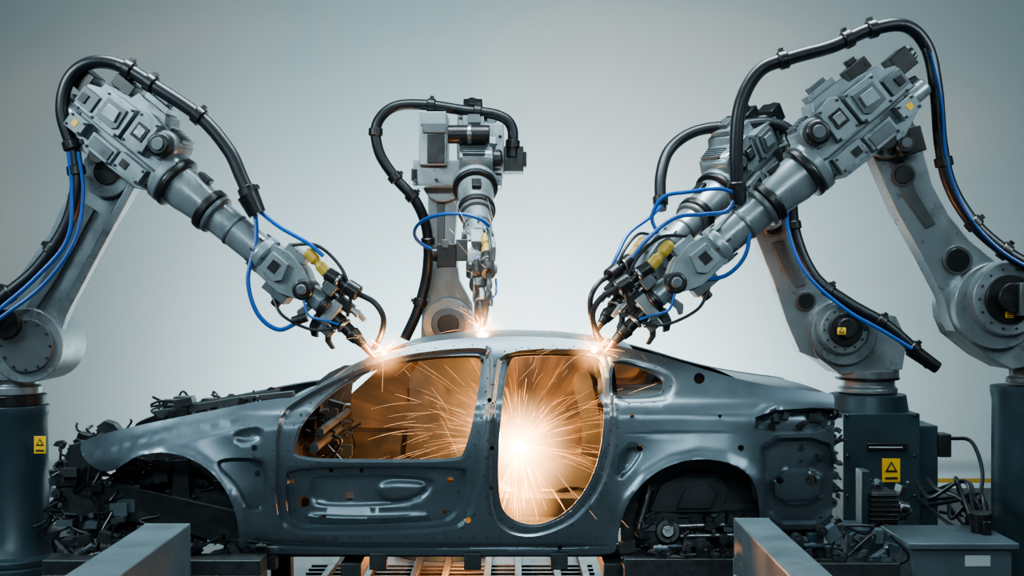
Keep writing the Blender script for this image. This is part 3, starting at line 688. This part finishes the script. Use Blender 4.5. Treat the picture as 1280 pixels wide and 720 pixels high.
A.aabb('lid',M['frame'],(W(1134,0,-.1).x,-.13,W(0,686,-.1).z),(W(1272,0,-.1).x,.44,W(0,678,-.1).z))
A.aabb('label',M['white'],(W(1206,0,-.1).x,-.104,W(0,708,-.1).z),(W(1238,0,-.1).x,-.099,W(0,694,-.1).z))
A.cyl('gland',M['black'],W(1226,676,.2),W(1226,640,.2),.05,.07,16)
A.aabb('connector',M['black'],W(1214,676,.3),W(1240,652,.1))
for i in range(9):
    a=W(1226+random.uniform(-10,12),660,.3);b=W(1150+random.uniform(-10,40),610+random.uniform(-14,30),1.6)
    A.tube('hose_cable_%d'%i,M['rubber'],[a,a+Vector((random.uniform(-.05,.1),.2,random.uniform(.05,.3))),(a+b)/2+Vector((random.uniform(-.1,.2),0,random.uniform(-.1,.2))),b],.013,7)
A.tube('hose_cable_up',M['rubber'],[W(1190,548,1.8),W(1214,552,1.6),W(1228,590,1.2),W(1222,640,.6),W(1224,662,.3)],.014,7)
A.finish()

# ------------------------------------------------------------ sparks & arcs
arcs=[W(648,560,.75),W(480,441,.24),W(603,412,.93),W(743,437,.27)]
S=Asm('weld_spark_shower',arcs[0],bevel=0)
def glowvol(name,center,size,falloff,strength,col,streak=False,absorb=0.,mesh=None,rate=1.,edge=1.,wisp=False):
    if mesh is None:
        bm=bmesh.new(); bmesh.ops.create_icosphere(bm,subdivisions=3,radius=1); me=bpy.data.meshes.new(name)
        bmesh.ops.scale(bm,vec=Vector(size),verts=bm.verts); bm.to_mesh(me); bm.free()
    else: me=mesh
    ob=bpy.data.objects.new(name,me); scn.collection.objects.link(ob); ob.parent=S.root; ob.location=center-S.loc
    m=bpy.data.materials.new(name+'_emission'); m.use_nodes=True; nt=m.node_tree; nt.nodes.clear(); N=nt.nodes.new; L=nt.links.new  # volume emits its own glow instead of being lit by the arcs
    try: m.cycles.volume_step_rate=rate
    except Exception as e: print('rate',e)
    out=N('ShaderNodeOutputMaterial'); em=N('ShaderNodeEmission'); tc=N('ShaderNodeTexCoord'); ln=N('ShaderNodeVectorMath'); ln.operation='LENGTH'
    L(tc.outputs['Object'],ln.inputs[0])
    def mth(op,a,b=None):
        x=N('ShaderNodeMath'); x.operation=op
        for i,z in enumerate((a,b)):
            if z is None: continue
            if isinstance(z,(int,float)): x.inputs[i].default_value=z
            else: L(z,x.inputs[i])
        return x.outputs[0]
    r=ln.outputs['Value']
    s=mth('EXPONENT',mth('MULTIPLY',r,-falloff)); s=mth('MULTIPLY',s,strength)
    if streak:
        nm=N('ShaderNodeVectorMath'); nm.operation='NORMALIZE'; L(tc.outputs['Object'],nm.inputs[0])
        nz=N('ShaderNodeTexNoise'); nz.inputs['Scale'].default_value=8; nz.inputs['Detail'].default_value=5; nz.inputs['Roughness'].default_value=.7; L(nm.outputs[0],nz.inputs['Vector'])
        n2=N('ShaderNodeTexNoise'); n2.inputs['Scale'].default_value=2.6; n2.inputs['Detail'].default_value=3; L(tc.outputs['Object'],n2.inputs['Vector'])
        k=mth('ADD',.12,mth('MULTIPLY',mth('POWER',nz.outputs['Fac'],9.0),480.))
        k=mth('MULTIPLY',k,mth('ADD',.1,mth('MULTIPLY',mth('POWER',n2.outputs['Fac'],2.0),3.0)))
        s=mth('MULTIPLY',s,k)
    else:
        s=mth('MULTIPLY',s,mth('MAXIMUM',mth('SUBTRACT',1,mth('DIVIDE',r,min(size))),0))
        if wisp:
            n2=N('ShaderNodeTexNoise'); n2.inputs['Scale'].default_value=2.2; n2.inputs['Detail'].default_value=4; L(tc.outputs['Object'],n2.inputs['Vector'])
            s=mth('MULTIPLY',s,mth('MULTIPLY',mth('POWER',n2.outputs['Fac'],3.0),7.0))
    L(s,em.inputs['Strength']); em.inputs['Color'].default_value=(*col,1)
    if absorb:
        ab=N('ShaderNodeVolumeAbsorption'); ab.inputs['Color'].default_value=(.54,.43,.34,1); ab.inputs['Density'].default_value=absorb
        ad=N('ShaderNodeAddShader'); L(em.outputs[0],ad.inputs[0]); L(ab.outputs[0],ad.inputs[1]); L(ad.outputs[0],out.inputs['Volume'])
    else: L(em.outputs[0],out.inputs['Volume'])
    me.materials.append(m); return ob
cab=[(372,560),(400,520),(450,475),(520,446),(640,434),(740,440),(800,455),(835,480),(830,500),(770,520),(768,640),(700,668),(620,672),(380,664)]
me=bpy.data.meshes.new('plume'); c0=arcs[0]; n=len(cab)
f0=[W(u,v,.3)-c0 for u,v in cab]; f1=[Vector((p.x,p.y+1.15,p.z)) for p in f0]
me.from_pydata([tuple(p) for p in f0+f1],[],[tuple(range(n)),tuple(range(2*n-1,n-1,-1))]+[(i,(i+1)%n,n+(i+1)%n,n+i) for i in range(n)])
glowvol('fume_glow_plume',c0,(1,1,1),2.8,5.0,(1,.36,.09),True,.95,me,rate=.3)  # arc-lit look of the fume is emission; absorption gives the smoke tint
glowvol('arc_core_glow',c0,(.5,.42,.5),9.5,120,(1,.50,.20),rate=.3)  # emissive ball that gives the main arc its soft bloom
glowvol('sill_added_glow',W(652,622,.7),(.36,.3,.26),5,22,(1,.45,.15),rate=.4)  # extra emissive volume added to brighten the lower sill
for i,a in enumerate(arcs[1:]): glowvol('arc_glow',a,(.17,.17,.17),16,62,(1,.42,.15),rate=.5)  # emissive spheres standing in for bloom around the weld tips
glowvol('lit_haze_glow',W(655,370,1.0),(1.0,.6,1.0),.6,.30,(1,.84,.72),rate=1.,wisp=True)  # warm lit haze above the roof, put in as emission
for i,(a,r) in enumerate(zip(arcs,(.034,.013,.013,.018))):
    S.lathe('arc_%d'%i,M['arc'],a-Vector((0,0,r)),Vector((0,0,1)),[(r*(1-math.cos(t)),max(.001,r*math.sin(t))) for t in np.linspace(0.05,math.pi-.05,12)],18)
def sparks(part,A,o,n,l0,l1,dirf,w,m,g=.25,start=.02,smax=.5):
    for i in range(n):
        d=dirf().normalized();L_=random.uniform(l0,l1);s0=random.uniform(start,max(start,smax)) if random.random()<.85 else start
        gg=g*random.uniform(.3,2.2)
        p=[]
        for j in range(6):
            t=s0+(L_)*j/5;p.append(o+d*t+Vector((0,0,-gg*t*t)))
        V=[];Fc=[];_,nn,bb=basis(d); w_=w*random.uniform(.5,1.25)
        for j,q in enumerate(p):
            ww=w_*(.25+.75*math.sin(math.pi*(j+.5)/6))
            for k in range(3): a=k*2.094;V.append(q+(nn*math.cos(a)+bb*math.sin(a))*ww)
        for j in range(5):
            for k in range(3): Fc.append((j*3+k,j*3+(k+1)%3,j*3+3+(k+1)%3,j*3+3+k))
        A.put(part,m,V,Fc)
rnd=random.uniform
sph=lambda:Vector((rnd(-1,1),rnd(-.6,.5),rnd(-.6,1)))
sparks('cabin_sparks',S,arcs[0],40,.05,.22,sph,.0010,M['spark'],.4,.08,.34)
sparks('cabin_sparks_fading',S,arcs[0],190,.08,.4,lambda:Vector((rnd(-1.4,1),rnd(-.45,.4),rnd(-.1,1))),.0009,M['sparkdim'],.25,.15,.85)
sparks('cabin_sparks_down',S,arcs[0],80,.06,.22,lambda:Vector((rnd(-.5,.6),rnd(-.3,.3),-1)),.0012,M['spark'],.2,.05,.3)
for a in arcs[1:]:
    sparks('tip_sparks',S,a,18,.03,.12,lambda:Vector((rnd(-1,1),rnd(-.6,.3),rnd(-.4,1))),.0008,M['spark'],.6,.01,.08)
    sparks('tip_sparks_far',S,a,20,.04,.2,lambda:Vector((rnd(-1,1),rnd(-.8,.1),rnd(-.3,1))),.0007,M['sparkdim'],.7,.08,.5)
sparks('roof_sparks',S,W(655,440,.9),70,.06,.3,lambda:Vector((rnd(-.6,.6),rnd(-.3,.3),1.2)),.0010,M['sparkair'],.2,.15,1.15)
S.finish()

# ------------------------------------------------------------ room
def single(name,m,p0,p1):
    me=bpy.data.meshes.new(name); a=Vector(p0);b=Vector(p1)
    V=[(x,y,z) for x in(a.x,b.x) for y in(a.y,b.y) for z in(a.z,b.z)]
    me.from_pydata(V,[],[(0,1,3,2),(4,6,7,5),(0,4,5,1),(2,3,7,6),(0,2,6,4),(1,5,7,3)]); me.materials.append(M[m])
    ob=bpy.data.objects.new(name,me); scn.collection.objects.link(ob); return ob
single('floor','floor',(-9,-9,-.1),(9,6.0,0))
single('wall_back','wall',(-9,6.0,-.1),(9,6.2,7.5))
G=Asm('safety_guard_rail',(0,5.2,0),bevel=.004)
for x in np.arange(-6,6.1,2): G.aabb('post',M['white'],(x-.04,5.2,0),(x+.04,5.28,.22))
G.aabb('rail',M['yellow'],(-6,5.18,.18),(6,5.2,.22)); G.finish()
G=Asm('parts_rack',(W(75,0,2.6).x,2.6,0),bevel=.004)
for v in(600,628,655): G.aabb('shelf',M['white'],(W(56,0,2.6).x,2.6,W(0,v,2.6).z),(W(130,0,2.6).x,3.0,W(0,v-5,2.6).z))
for u in(60,96,126): G.aabb('upright',M['frame'],(W(u,0,2.6).x,2.62,0),(W(u+3,0,2.6).x,2.66,W(0,600,2.6).z))
G.finish()

# ------------------------------------------------------------ lights
def area(name,loc,target,sx,sy,e,col,spread=None):
    l=bpy.data.lights.new(name,'AREA'); l.shape='RECTANGLE'; l.size=sx;l.size_y=sy;l.energy=e;l.color=col
    if spread: l.spread=math.radians(spread)
    o=bpy.data.objects.new(name,l); scn.collection.objects.link(o); o.location=loc
    o.rotation_euler=(Vector(target)-Vector(loc)).to_track_quat('-Z','Y').to_euler(); return o
area('wall_gradient_fill',(0,3.6,.15),(0,6,2.3),3.4,.3,370,(.86,.975,1))  # added light hidden behind the car, makes the wall gradient
area('overhead_softbox_lamp',(0,.7,6.4),(0,.4,0),6,1.2,330,(.80,.95,1),105)
area('left_softbox_lamp',(-5.5,-2.5,5),(0,.5,1.4),2.5,1,115,(.76,.93,1),100)
area('right_softbox_lamp',(5.5,-2.5,5),(0,.5,1.4),2.5,1,60,(.76,.93,1),100)
area('front_reflection_fill',(0,-7.5,4.6),(0,.0,.8),7,.6,60,(.78,.94,1),70)  # unseen strip added above the camera for highlights on the body
def point(name,loc,e,col,r=.03):
    l=bpy.data.lights.new(name,'POINT'); l.energy=e;l.color=col;l.shadow_soft_size=r
    o=bpy.data.objects.new(name,l);scn.collection.objects.link(o);o.location=loc
point('cabin_arc_lamp',arcs[0]+Vector((0,.0,.04)),290,(1,.40,.13),.05)
for a in arcs[1:]: point('arc_lamp',a+Vector((0,-.05,.06)),11,(1,.46,.17),.03)
point('underbody_warm_fill',Vector((-.4,1.85,.36)),110,(1,.36,.12),.06)  # no arc here; warm light added to tint the floor under the car
w=bpy.data.worlds.new('world');scn.world=w;w.use_nodes=True
w.node_tree.nodes['Background'].inputs[0].default_value=(.45,.66,.75,1);w.node_tree.nodes['Background'].inputs[1].default_value=.095
cam=bpy.data.cameras.new('camera');co=bpy.data.objects.new('camera',cam);scn.collection.objects.link(co)
co.location=(0,-D,ZC);co.rotation_euler=(math.pi/2,0,0);cam.sensor_width=36;cam.lens=45;scn.camera=co
scn.view_settings.view_transform='AgX'
try: scn.view_settings.look='AgX - Medium High Contrast'
except Exception: pass
